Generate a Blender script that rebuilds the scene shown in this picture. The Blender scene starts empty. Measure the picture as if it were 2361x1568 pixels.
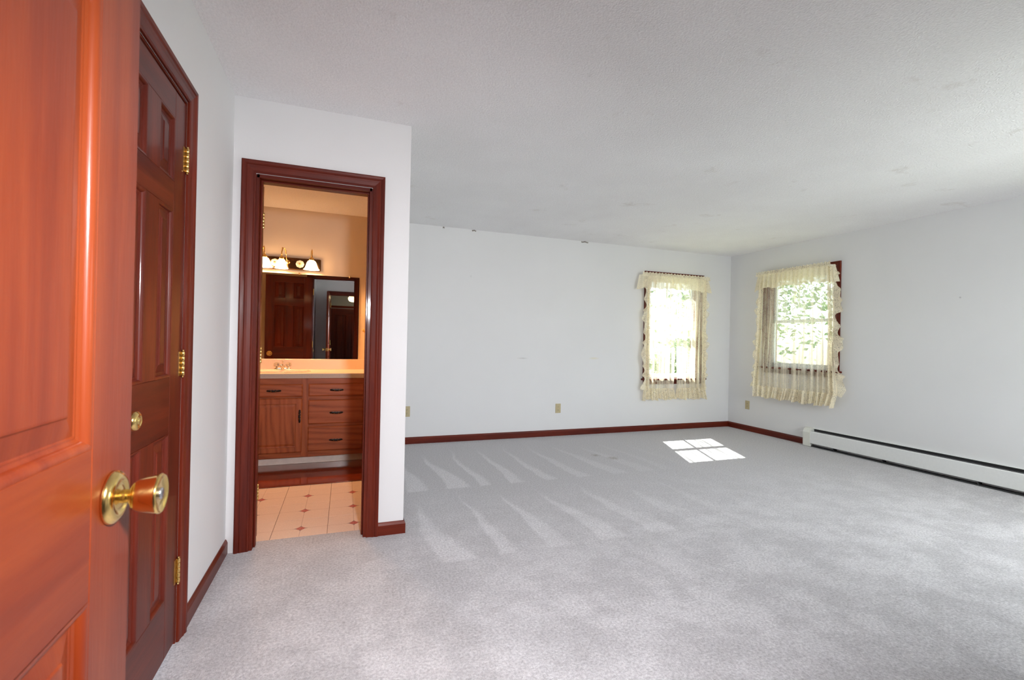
import bpy, math, random
from mathutils import Vector, Matrix, noise
random.seed(7)
PI = math.pi
S = bpy.context.scene
COL = S.collection

# ------------------------------------------------------------------ camera
YAW, PITCH, ROLL, FPX, CAMZ = .3471, .0021, .0207, 1061.77, 1.1621
fwd = Vector((math.sin(YAW)*math.cos(PITCH), math.cos(YAW)*math.cos(PITCH), math.sin(PITCH)))
rt0 = Vector((math.cos(YAW), -math.sin(YAW), 0)); up0 = rt0.cross(fwd)
rt = rt0*math.cos(ROLL) + up0*math.sin(ROLL); up = up0*math.cos(ROLL) - rt0*math.sin(ROLL)
cd = bpy.data.cameras.new('camera'); cam = bpy.data.objects.new('camera', cd); COL.objects.link(cam)
M = Matrix((rt, up, -fwd)).transposed().to_4x4(); M.translation = Vector((0, 0, CAMZ))
cam.matrix_world = M
cd.sensor_width = 36; cd.lens = FPX/2361*36; cd.clip_start = .02; cd.clip_end = 200
cd.dof.use_dof = True; cd.dof.focus_distance = 3.4; cd.dof.aperture_fstop = 6.5
S.camera = cam

# ------------------------------------------------------------------ world, sun, lights, exposure
W = bpy.data.worlds.new('sky'); S.world = W; W.use_nodes = True
wn = W.node_tree.nodes; wl = W.node_tree.links
bg = wn['Background']; sky = wn.new('ShaderNodeTexSky'); sky.sky_type = 'NISHITA'
sky.sun_disc = False; sky.sun_elevation = math.radians(49); sky.sun_rotation = math.atan2(.373, .927)
sky.air_density = 1.0; sky.dust_density = 1.2
wl.new(sky.outputs[0], bg.inputs[0]); bg.inputs[1].default_value = .6

def light(name, kind, loc, energy, color=(1, 1, 1), direction=None, **kw):
    d = bpy.data.lights.new(name, kind); d.energy = energy; d.color = color
    for k, v in kw.items(): setattr(d, k, v)
    o = bpy.data.objects.new(name, d); COL.objects.link(o); o.location = loc
    if direction is not None: o.rotation_euler = Vector(direction).to_track_quat('-Z', 'Y').to_euler()
    return o
light('sun', 'SUN', (6, 12, 12), 30, (1, .96, .9), (-.373, -.927, -1.146), angle=.006)
# area lights added as fill, shining through two added windows out of frame
light('fill_light_front', 'AREA', (3.85, -.75, 1.9), 225, (1, .965, .995), (-.05, 1, -.26), shape='RECTANGLE', size=2.4, size_y=1.6)
light('fill_light_side', 'AREA', (5.9, 1.0, 1.8), 66, (1, .965, .995), (-1, .1, -.30), shape='RECTANGLE', size=1.8, size_y=1.5)
# the photographer's flash on top of the camera
light('camera_flash', 'SPOT', (.255, .03, 1.50), 235, (1, .97, 1), (-.02, .98, -.50), spot_size=math.radians(124), spot_blend=1.0, shadow_soft_size=.075)
S.view_settings.view_transform = 'Standard'; S.view_settings.look = 'None'
S.view_settings.exposure = 0.0; S.view_settings.gamma = 1.0; S.view_settings.use_curve_mapping = False
S.cycles.use_denoising = True; S.cycles.transparent_max_bounces = 20
S.cycles.max_bounces = 10; S.cycles.diffuse_bounces = 6; S.cycles.sample_clamp_indirect = 4
S.cycles.caustics_reflective = False

# ------------------------------------------------------------------ materials
def nm(name):
    m = bpy.data.materials.new(name); m.use_nodes = True
    return m, m.node_tree.nodes, m.node_tree.links, m.node_tree.nodes['Principled BSDF']
def setp(b, col=None, rough=None, metal=None, spec=None, coat=None, coatr=None):
    if col is not None: b.inputs['Base Color'].default_value = (*col, 1)
    if rough is not None: b.inputs['Roughness'].default_value = rough
    if metal is not None: b.inputs['Metallic'].default_value = metal
    if spec is not None: b.inputs['Specular IOR Level'].default_value = spec
    if coat is not None: b.inputs['Coat Weight'].default_value = coat
    if coatr is not None: b.inputs['Coat Roughness'].default_value = coatr
def ramp(n, stops):
    r = n.new('ShaderNodeValToRGB'); e = r.color_ramp.elements
    while len(e) < len(stops): e.new(.5)
    for el, (p, c) in zip(e, stops): el.position = p; el.color = (*c, 1) if len(c) == 3 else c
    return r
def bumpn(n, l, b, height, strength, dist=.01):
    bp = n.new('ShaderNodeBump'); bp.inputs['Strength'].default_value = strength; bp.inputs['Distance'].default_value = dist
    l.new(height, bp.inputs['Height']); l.new(bp.outputs[0], b.inputs['Normal']); return bp
def mapping(n, l, scale, out='Object', rot=(0, 0, 0)):
    tc = n.new('ShaderNodeTexCoord'); mp = n.new('ShaderNodeMapping')
    mp.inputs['Scale'].default_value = scale; mp.inputs['Rotation'].default_value = rot
    l.new(tc.outputs[out], mp.inputs[0]); return mp
def tex(n, l, src, scale, detail=4, rough=.6, kind='ShaderNodeTexNoise'):
    t = n.new(kind); t.inputs['Scale'].default_value = scale
    if kind == 'ShaderNodeTexNoise': t.inputs['Detail'].default_value = detail; t.inputs['Roughness'].default_value = rough
    l.new(src, t.inputs['Vector']); return t
def math_(n, l, op, a, b=None, clamp=False):
    m = n.new('ShaderNodeMath'); m.operation = op; m.use_clamp = clamp
    for i, v in enumerate((a, b)):
        if v is None: continue
        if isinstance(v, (int, float)): m.inputs[i].default_value = v
        else: l.new(v, m.inputs[i])
    return m.outputs[0]
def mix(n, l, fac, a, b, blend='MIX'):
    m = n.new('ShaderNodeMix'); m.data_type = 'RGBA'; m.blend_type = blend
    for sock, v in ((m.inputs[0], fac), (m.inputs[6], a), (m.inputs[7], b)):
        if isinstance(v, (int, float)): sock.default_value = v
        elif isinstance(v, tuple): sock.default_value = (*v, 1)
        else: l.new(v, sock)
    return m.outputs[2]

def wood(name, dark, mid, lite, axis='z', rough=.42, coat=.17, scale=1.0, bump=.15, coatr=.1):
    m, n, l, b = nm(name)
    sc = {'z': (14, 14, 1.1), 'x': (1.1, 14, 14), 'y': (14, 1.1, 14)}[axis]
    mp = mapping(n, l, tuple(s*scale for s in sc))
    big = tex(n, l, mp.outputs[0], .55, 3, .5)
    w = n.new('ShaderNodeTexNoise'); w.inputs['Scale'].default_value = 2.2; w.inputs['Detail'].default_value = 6
    w.inputs['Distortion'].default_value = .9; l.new(mp.outputs[0], w.inputs['Vector'])
    fine = tex(n, l, mp.outputs[0], 14, 3, .7)
    v = math_(n, l, 'ADD', math_(n, l, 'MULTIPLY', big.outputs[0], .5), math_(n, l, 'MULTIPLY', w.outputs[0], .38))
    v = math_(n, l, 'ADD', v, math_(n, l, 'MULTIPLY', fine.outputs[0], .12))
    r = ramp(n, [(.34, dark), (.5, mid), (.66, lite)]); l.new(v, r.inputs[0])
    l.new(r.outputs[0], b.inputs['Base Color']); setp(b, rough=rough, coat=coat, coatr=coatr, spec=.22)
    bumpn(n, l, b, fine.outputs[0], bump, .002); return m
DK, MD, LT = (.066, .006, .003), (.112, .012, .004), (.175, .022, .007)
M_wv = wood('stained_wood_upright_grain', DK, MD, LT, 'z')
M_wx = wood('stained_wood_long_grain', DK, MD, LT, 'x')
M_wy = wood('stained_wood_run_grain', DK, MD, LT, 'y')
EK, EM, EL = (.095, .011, .0025), (.15, .020, .004), (.21, .036, .007)
M_ev = wood('amber_stained_wood_upright', EK, EM, EL, 'z', .36, .2, .6, coatr=.13)
M_ex = wood('amber_stained_wood_across', EK, EM, EL, 'x', .36, .2, .6, coatr=.13)
M_board = wood('glossy_floorboard_wood', (.12, .018, .007), (.19, .032, .012), (.27, .05, .018), 'x', .12, .8, 1.0, .05, .08)

def oak(name, axis):
    m, n, l, b = nm(name)
    sc = {'z': (9, 9, 1.0), 'x': (1.0, 9, 9)}[axis]
    mp = mapping(n, l, sc)
    d = tex(n, l, mp.outputs[0], 1.4, 2, .5)
    wv = n.new('ShaderNodeTexWave'); wv.wave_type = 'BANDS'; wv.bands_direction = 'DIAGONAL'
    wv.inputs['Scale'].default_value = 1.3; wv.inputs['Distortion'].default_value = 9; wv.inputs['Detail'].default_value = 3
    wv.inputs['Detail Scale'].default_value = .8; l.new(mp.outputs[0], wv.inputs['Vector'])
    fine = tex(n, l, mp.outputs[0], 30, 2, .6)
    v = math_(n, l, 'ADD', math_(n, l, 'MULTIPLY', wv.outputs[1], .30), math_(n, l, 'MULTIPLY', d.outputs[0], .50))
    v = math_(n, l, 'ADD', v, math_(n, l, 'MULTIPLY', fine.outputs[0], .28))
    r = ramp(n, [(.25, (.20, .050, .017)), (.45, (.33, .090, .030)), (.75, (.41, .122, .042))]); l.new(v, r.inputs[0])
    l.new(r.outputs[0], b.inputs['Base Color']); setp(b, rough=.42, spec=.4); bumpn(n, l, b, v, .15, .002); return m
M_oz, M_ox = oak('oak_upright_grain', 'z'), oak('oak_across_grain', 'x')

def paint(name, col, bump=.08, scuffs=(), rough=.75, var=.03, sc=120):
    m, n, l, b = nm(name)
    tc = n.new('ShaderNodeTexCoord'); src = tc.outputs['Object']
    big = tex(n, l, src, 1.3, 3, .6); fine = tex(n, l, src, sc, 3, .6)
    r = ramp(n, [(.3, tuple(c*(1-var) for c in col)), (.7, col)]); l.new(big.outputs[0], r.inputs[0])
    out = r.outputs[0]
    for (x, y, z, rx, rz, c, k) in scuffs:      # worn marks with a place and size of their own
        vs = n.new('ShaderNodeVectorMath'); vs.operation = 'SUBTRACT'; vs.inputs[1].default_value = (x, y, z); l.new(src, vs.inputs[0])
        vd = n.new('ShaderNodeVectorMath'); vd.operation = 'DIVIDE'; vd.inputs[1].default_value = (rx, rx, rz); l.new(vs.outputs[0], vd.inputs[0])
        ln = n.new('ShaderNodeVectorMath'); ln.operation = 'LENGTH'; l.new(vd.outputs[0], ln.inputs[0])
        nn = tex(n, l, src, 25, 3, .7)
        f = math_(n, l, 'SUBTRACT', 1.15, math_(n, l, 'ADD', ln.outputs['Value'], math_(n, l, 'MULTIPLY', nn.outputs[0], .5)), True)
        out = mix(n, l, math_(n, l, 'MULTIPLY', f, k), out, c)
    l.new(out, b.inputs['Base Color']); setp(b, rough=rough, spec=.3)
    bumpn(n, l, b, fine.outputs[0], bump, .002); return m
WHITE = (.765, .765, .77)
M_wall = paint('white_wall_paint', WHITE)
M_wallfar = paint('white_wall_paint_scuffed', WHITE, scuffs=[(2.01, 5.17, .957, .09, .012, (.5, .49, .48), .8), (2.99, 5.17, .962, .10, .02, (.72, .67, .5), .8),
                  (5.2, 2.53, 1.637, .012, .012, (.35, .35, .35), .9), (1.35, 5.17, 1.9, .02, .02, (.6, .6, .6), .6)])
M_bathwall = paint('tan_bathroom_wall_paint', (.74, .63, .49), .15, sc=60)
M_hallwall = paint('grey_hall_paint', (.42, .43, .46))

def ceiling_mat():
    m, n, l, b = nm('stippled_ceiling')
    tc = n.new('ShaderNodeTexCoord'); src = tc.outputs['Object']
    big = tex(n, l, src, .9, 4, .6); st = tex(n, l, src, 2.7, 5, .7)
    fine = tex(n, l, src, 75, 4, .75); vor = n.new('ShaderNodeTexVoronoi'); vor.inputs['Scale'].default_value = 110; l.new(src, vor.inputs['Vector'])
    r = ramp(n, [(.35, (.87, .86, .87)), (.65, (.93, .925, .935))]); l.new(big.outputs[0], r.inputs[0])
    # faint brownish age spots
    r2 = ramp(n, [(.63, (0, 0, 0)), (.74, (1, 1, 1))]); l.new(st.outputs[0], r2.inputs[0])
    c = mix(n, l, math_(n, l, 'MULTIPLY', r2.outputs[0], .35), r.outputs[0], (.56, .50, .45))
    r3 = ramp(n, [(.30, (.91, .91, .91)), (.6, (1, 1, 1))]); l.new(fine.outputs[0], r3.inputs[0])
    c = mix(n, l, 1.0, c, r3.outputs[0], 'MULTIPLY')
    l.new(c, b.inputs['Base Color']); setp(b, rough=.9, spec=.2)
    h = math_(n, l, 'ADD', fine.outputs[0], math_(n, l, 'MULTIPLY', vor.outputs[0], .6))
    bumpn(n, l, b, h, .55, .006); return m
M_ceil = ceiling_mat()

def carpet_mat():
    m, n, l, b = nm('grey_cut_pile_carpet')
    tc = n.new('ShaderNodeTexCoord'); src = tc.outputs['Object']
    sep = n.new('ShaderNodeSeparateXYZ'); l.new(src, sep.inputs[0]); X, Y = sep.outputs[0], sep.outputs[1]
    wob = tex(n, l, src, 1.0, 3, .5); wob2 = tex(n, l, src, 9, 3, .6)
    rg = tex(n, l, src, 60, 4, .8); rag = math_(n, l, 'MULTIPLY', math_(n, l, 'SUBTRACT', rg.outputs[0], .5), .55)
    fac = None
    # rows of vacuum strokes: brushed wedges that open towards the doorway
    for (y0, y1, pitch, x0, xa, xb, ph) in ((3.52, 4.95, .29, .0, .3, 3.4, 0), (2.35, 3.52, .33, .1, .3, 3.2, 0), (1.2, 2.35, .42, .0, -.2, 2.0, .3)):
        xx = math_(n, l, 'ADD', X, math_(n, l, 'MULTIPLY', math_(n, l, 'SUBTRACT', wob.outputs[0], .5), .30))
        xx = math_(n, l, 'ADD', xx, math_(n, l, 'MULTIPLY', math_(n, l, 'SUBTRACT', wob2.outputs[0], .5), .0))
        fr = math_(n, l, 'FRACT', math_(n, l, 'DIVIDE', math_(n, l, 'ADD', xx, x0+10), pitch))
        wnz = n.new('ShaderNodeTexWhiteNoise'); wnz.noise_dimensions = '1D'
        l.new(math_(n, l, 'FLOOR', math_(n, l, 'ADD', math_(n, l, 'DIVIDE', math_(n, l, 'ADD', xx, x0+10), pitch), .001)), wnz.inputs['W'])
        Ys = math_(n, l, 'ADD', Y, math_(n, l, 'MULTIPLY', wnz.outputs[0], .35))
        t = math_(n, l, 'DIVIDE', math_(n, l, 'SUBTRACT', y1, Ys), y1-y0)              # 0 at the far end, 1 near
        wdt = math_(n, l, 'ADD', math_(n, l, 'MULTIPLY', t, .74), .04)
        wdt = math_(n, l, 'MULTIPLY', wdt, math_(n, l, 'ADD', math_(n, l, 'MULTIPLY', wnz.outputs[0], .9), .5))
        on = math_(n, l, 'MULTIPLY', math_(n, l, 'ADD', math_(n, l, 'SUBTRACT', wdt, fr), rag), 9, True)
        on = math_(n, l, 'MULTIPLY', on, math_(n, l, 'MULTIPLY', math_(n, l, 'ADD', fr, .0), 14, True))
        a = math_(n, l, 'MULTIPLY', math_(n, l, 'MULTIPLY', math_(n, l, 'SUBTRACT', Y, y0), 30, True), math_(n, l, 'MULTIPLY', math_(n, l, 'SUBTRACT', y1, Y), 30, True))
        xf = math_(n, l, 'MULTIPLY', math_(n, l, 'MULTIPLY', math_(n, l, 'SUBTRACT', X, xa), 4, True), math_(n, l, 'DIVIDE', math_(n, l, 'SUBTRACT', xb, X), 2.2, ), )
        xf = math_(n, l, 'MULTIPLY', xf, 1, True)
        v = math_(n, l, 'MULTIPLY', math_(n, l, 'MULTIPLY', on, a), xf)
        if y0 < 2: v = math_(n, l, 'MULTIPLY', v, .45)
        fac = v if fac is None else math_(n, l, 'ADD', fac, v)
    mot = tex(n, l, src, 3.4, 8, .74); mr = ramp(n, [(.42, (0, 0, 0)), (.58, (1, 1, 1))]); l.new(mot.outputs[0], mr.inputs[0])
    mot2 = tex(n, l, src, 22, 5, .7)
    near = math_(n, l, 'MULTIPLY', math_(n, l, 'SUBTRACT', 3.6, Y), .55, True)
    fac = math_(n, l, 'ADD', math_(n, l, 'MULTIPLY', fac, .68), math_(n, l, 'MULTIPLY', math_(n, l, 'MULTIPLY', mr.outputs[0], near), .75), True)
    fac = math_(n, l, 'ADD', fac, math_(n, l, 'MULTIPLY', math_(n, l, 'SUBTRACT', mot2.outputs[0], .5), .7), True)
    fib = tex(n, l, src, 230, 3, .8); fib2 = tex(n, l, src, 90, 3, .8)
    c = mix(n, l, fac, (.66, .645, .66), (.88, .865, .885))
    fr_ = ramp(n, [(.34, (.70, .69, .70)), (.64, (1.14, 1.14, 1.14))]); l.new(fib2.outputs[0], fr_.inputs[0])
    c = mix(n, l, 1.0, c, fr_.outputs[0], 'MULTIPLY')
    # small brown stain near the middle of the room
    for (sx, sy, r_) in ((2.57, 4.02, .13), (2.45, 4.17, .10)):
        vs = n.new('ShaderNodeVectorMath'); vs.operation = 'DISTANCE'; vs.inputs[1].default_value = (sx, sy, 0); l.new(src, vs.inputs[0])
        sn = tex(n, l, src, 30, 3, .7)
        f = math_(n, l, 'SUBTRACT', 1.1, math_(n, l, 'ADD', math_(n, l, 'DIVIDE', vs.outputs['Value'], r_), math_(n, l, 'MULTIPLY', sn.outputs[0], 1.1)), True)
        c = mix(n, l, f, c, (.26, .21, .16))
    l.new(c, b.inputs['Base Color']); setp(b, rough=1.0, spec=.05)
    b.inputs['Sheen Weight'].default_value = .15
    h = math_(n, l, 'ADD', fib.outputs[0], fib2.outputs[0]); bumpn(n, l, b, h, .7, .012); return m
M_carpet = carpet_mat()

def simple(name, col, rough=.5, metal=0, spec=.5, coat=0, em=None, es=0, nscale=40, nb=.05, var=.06):
    m, n, l, b = nm(name)
    tc = n.new('ShaderNodeTexCoord'); t = tex(n, l, tc.outputs['Object'], nscale, 3, .6)
    r = ramp(n, [(.3, tuple(c*(1-var) for c in col)), (.7, tuple(min(1, c*(1+var)) for c in col))]); l.new(t.outputs[0], r.inputs[0])
    l.new(r.outputs[0], b.inputs['Base Color']); setp(b, rough=rough, metal=metal, spec=spec, coat=coat)
    if em: b.inputs['Emission Color'].default_value = (*em, 1); b.inputs['Emission Strength'].default_value = es
    if nb: bumpn(n, l, b, t.outputs[0], nb, .001)
    return m
M_brass = simple('polished_brass', (.86, .60, .22), .17, 1, nb=.03)
M_brassd = simple('aged_brass', (.62, .42, .17), .28, 1)
M_steel = simple('brushed_steel', (.6, .6, .62), .25, 1)
M_chrome = simple('chrome', (.85, .85, .87), .06, 1, nb=0)
M_bronze = simple('dark_bronze', (.022, .017, .014), .4, .6)
M_plate = simple('light_bar_metal', (.20, .12, .06), .16, 1, nb=0)
M_heat = simple('white_enamel', (.78, .79, .78), .35, nb=.02, var=.02)
M_heatc = simple('cream_enamel', (.74, .74, .68), .4, nb=.02, var=.02)
M_black = simple('dark_gap', (.03, .03, .032), .7)
M_fin = simple('dull_aluminium_fins', (.22, .22, .24), .5, .7)
M_ivory = simple('almond_plastic', (.50, .42, .25), .4, nb=.01, var=.03)
M_slot = simple('socket_slot', (.05, .035, .02), .6)
M_vinyl = simple('white_vinyl_sash', (.80, .81, .82), .35, nb=.01, var=.01)
M_counter = simple('speckled_almond_laminate', (.72, .58, .47), .28, nscale=300, var=.12)
M_toe = simple('grey_beige_vinyl_base', (.80, .79, .74), .2, nscale=20)
M_ceramic = simple('white_ceramic', (.78, .72, .60), .15, nb=0, var=.03)
M_basin = simple('almond_basin', (.70, .55, .44), .12, nb=0)
M_rod = simple('white_rod', (.85, .83, .78), .35, nb=0)
M_ext = simple('sun_block_siding', (.6, .6, .58), .7)
M_grass = simple('lawn', (.26, .28, .18), .9, nscale=4, var=.3)
M_bark = simple('tree_bark', (.12, .08, .05), .9, nscale=20, nb=.4)
M_flap = simple('torn_joint_tape', (.25, .22, .19), .9)

def glass_mat(name, rough=0, tint=(1, 1, 1)):
    m, n, l, b = nm(name); n.remove(b); out = n['Material Output']
    tr = n.new('ShaderNodeBsdfTransparent'); tr.inputs[0].default_value = (*tint, 1)
    gl = n.new('ShaderNodeBsdfGlossy'); gl.inputs['Roughness'].default_value = .02
    lw = n.new('ShaderNodeLayerWeight'); lw.inputs[0].default_value = .5      # Schlick reflectance, the same on both faces of the pane
    fr = math_(n, l, 'ADD', math_(n, l, 'MULTIPLY', math_(n, l, 'POWER', lw.outputs['Facing'], 5), .9), .04)
    mx = n.new('ShaderNodeMixShader'); l.new(fr, mx.inputs[0]); l.new(tr.outputs[0], mx.inputs[1]); l.new(gl.outputs[0], mx.inputs[2])
    l.new(mx.outputs[0], out.inputs[0]); return m
M_pane = glass_mat('window_glass', tint=(.93, .97, .96))
m, n_, l_, b_ = nm('clear_acrylic'); setp(b_, (.9, .93, .95), .05); b_.inputs['Transmission Weight'].default_value = .9; M_acr = m
m, n_, l_, b_ = nm('mirror_silver'); setp(b_, (.80, .82, .82), .0, 1)
tcm = n_.new('ShaderNodeTexCoord'); tm = tex(n_, l_, tcm.outputs['Object'], 3, 2, .5); rm = ramp(n_, [(0, (.76, .78, .78)), (1, (.82, .84, .84))])
l_.new(tm.outputs[0], rm.inputs[0]); l_.new(rm.outputs[0], b_.inputs['Base Color']); M_mirror = m
M_medge = simple('mirror_edge', (.03, .05, .08), .1, nb=0, coat=1)
def shade_mat(name, col, s):
    m, n, l, b = nm(name); setp(b, (.9, .85, .75), .3)
    tc = n.new('ShaderNodeTexCoord'); t = tex(n, l, tc.outputs['Object'], 40, 2, .5)
    r = ramp(n, [(.2, (.8, .76, .66)), (.8, (.92, .88, .8))]); l.new(t.outputs[0], r.inputs[0]); l.new(r.outputs[0], b.inputs['Base Color'])
    b.inputs['Emission Color'].default_value = (*col, 1); b.inputs['Emission Strength'].default_value = s; return m
M_shade = shade_mat('lit_frosted_glass_shade', (1, .58, .27), 13)
M_hshade = shade_mat('lit_hall_glass', (1, .74, .40), 9)

def lace_mat(name, opac, hole, gather=.3, col=(.98, .89, .70), vscale=70):
    m, n, l, b = nm(name); n.remove(b); out = n['Material Output']
    tc = n.new('ShaderNodeTexCoord'); src = tc.outputs['Object']
    v = n.new('ShaderNodeTexVoronoi'); v.inputs['Scale'].default_value = vscale; v.feature = 'DISTANCE_TO_EDGE'; l.new(src, v.inputs['Vector'])
    t = tex(n, l, src, 28, 3, .6); t2 = tex(n, l, src, 5, 2, .5)
    h = math_(n, l, 'MULTIPLY', math_(n, l, 'SUBTRACT', v.outputs[0], .13), 8, True)
    h = math_(n, l, 'MULTIPLY', h, math_(n, l, 'MULTIPLY', math_(n, l, 'SUBTRACT', t.outputs[0], .42), 7, True))
    tcg = n.new('ShaderNodeMapping'); tcg.inputs['Scale'].default_value = (22, 22, .7); l.new(src, tcg.inputs[0])
    g = tex(n, l, tcg.outputs[0], 1.0, 3, .6); gth = math_(n, l, 'MULTIPLY', math_(n, l, 'SUBTRACT', g.outputs[0], .47), gather)
    opac = math_(n, l, 'ADD', gth, opac)                      # cloth gathered more tightly in some folds
    op = math_(n, l, 'SUBTRACT', opac, math_(n, l, 'MULTIPLY', h, hole), True)
    df = n.new('ShaderNodeBsdfDiffuse'); tl = n.new('ShaderNodeBsdfTranslucent')
    r = ramp(n, [(.3, tuple(c*.93 for c in col)), (.7, tuple(min(1, c*1.05) for c in col))]); l.new(t2.outputs[0], r.inputs[0])
    l.new(r.outputs[0], df.inputs[0]); l.new(r.outputs[0], tl.inputs[0])
    m1 = n.new('ShaderNodeMixShader'); m1.inputs[0].default_value = .3; l.new(df.outputs[0], m1.inputs[1]); l.new(tl.outputs[0], m1.inputs[2])
    tr = n.new('ShaderNodeBsdfTransparent'); m2 = n.new('ShaderNodeMixShader')
    l.new(op, m2.inputs[0]); l.new(tr.outputs[0], m2.inputs[1]); l.new(m1.outputs[0], m2.inputs[2]); l.new(m2.outputs[0], out.inputs[0]); return m
M_sheer = lace_mat('sheer_voile', .50, .22, 2.2)
M_ruf = lace_mat('gathered_lace', .86, .55)
M_val = lace_mat('valance_lace', .90, .2)

def vinyl_tile():
    m, n, l, b = nm('vinyl_tile_star_print')
    tc = n.new('ShaderNodeTexCoord'); src = tc.outputs['Object']; sep = n.new('ShaderNodeSeparateXYZ'); l.new(src, sep.inputs[0])
    ax = math_(n, l, 'ABSOLUTE', sep.outputs[0]); ay = math_(n, l, 'ABSOLUTE', sep.outputs[1])
    t = tex(n, l, src, 260, 2, .6); r = ramp(n, [(.3, (.68, .55, .47)), (.7, (.80, .66, .58))]); l.new(t.outputs[0], r.inputs[0])
    line = math_(n, l, 'MAXIMUM', math_(n, l, 'LESS_THAN', ax, .0013), math_(n, l, 'LESS_THAN', ay, .0013))
    c = mix(n, l, math_(n, l, 'MULTIPLY', line, .65), r.outputs[0], (.33, .20, .17))
    s = math_(n, l, 'ADD', math_(n, l, 'POWER', ax, .62), math_(n, l, 'POWER', ay, .62))
    star = math_(n, l, 'LESS_THAN', s, .048**.62); t2 = tex(n, l, src, 120, 2, .6)
    mn = math_(n, l, 'MAXIMUM', ax, ay)
    c2 = mix(n, l, math_(n, l, 'GREATER_THAN', mn, .022), (.42, .07, .08), (.20, .17, .17))
    blotch = math_(n, l, 'MULTIPLY', math_(n, l, 'GREATER_THAN', t2.outputs[0], .55), .6)
    c2 = mix(n, l, blotch, c2, (.62, .38, .32))
    c = mix(n, l, star, c, c2)
    dsq = math_(n, l, 'LESS_THAN', math_(n, l, 'ADD', ax, ay), .026)
    c = mix(n, l, math_(n, l, 'MULTIPLY', dsq, .7), c, mix(n, l, blotch, (.45, .10, .10), (.66, .42, .36)))
    l.new(c, b.inputs['Base Color']); setp(b, rough=.3, spec=.4); return m
M_tile = vinyl_tile()
def leafmat():
    m, n, l, b = nm('green_leaves'); tc = n.new('ShaderNodeTexCoord'); t = tex(n, l, tc.outputs['Object'], 3, 3, .6)
    r = ramp(n, [(.3, (.12, .22, .06)), (.7, (.36, .48, .16))]); l.new(t.outputs[0], r.inputs[0]); l.new(r.outputs[0], b.inputs['Base Color']); setp(b, rough=.6); return m
M_leaf = leafmat()

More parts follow.
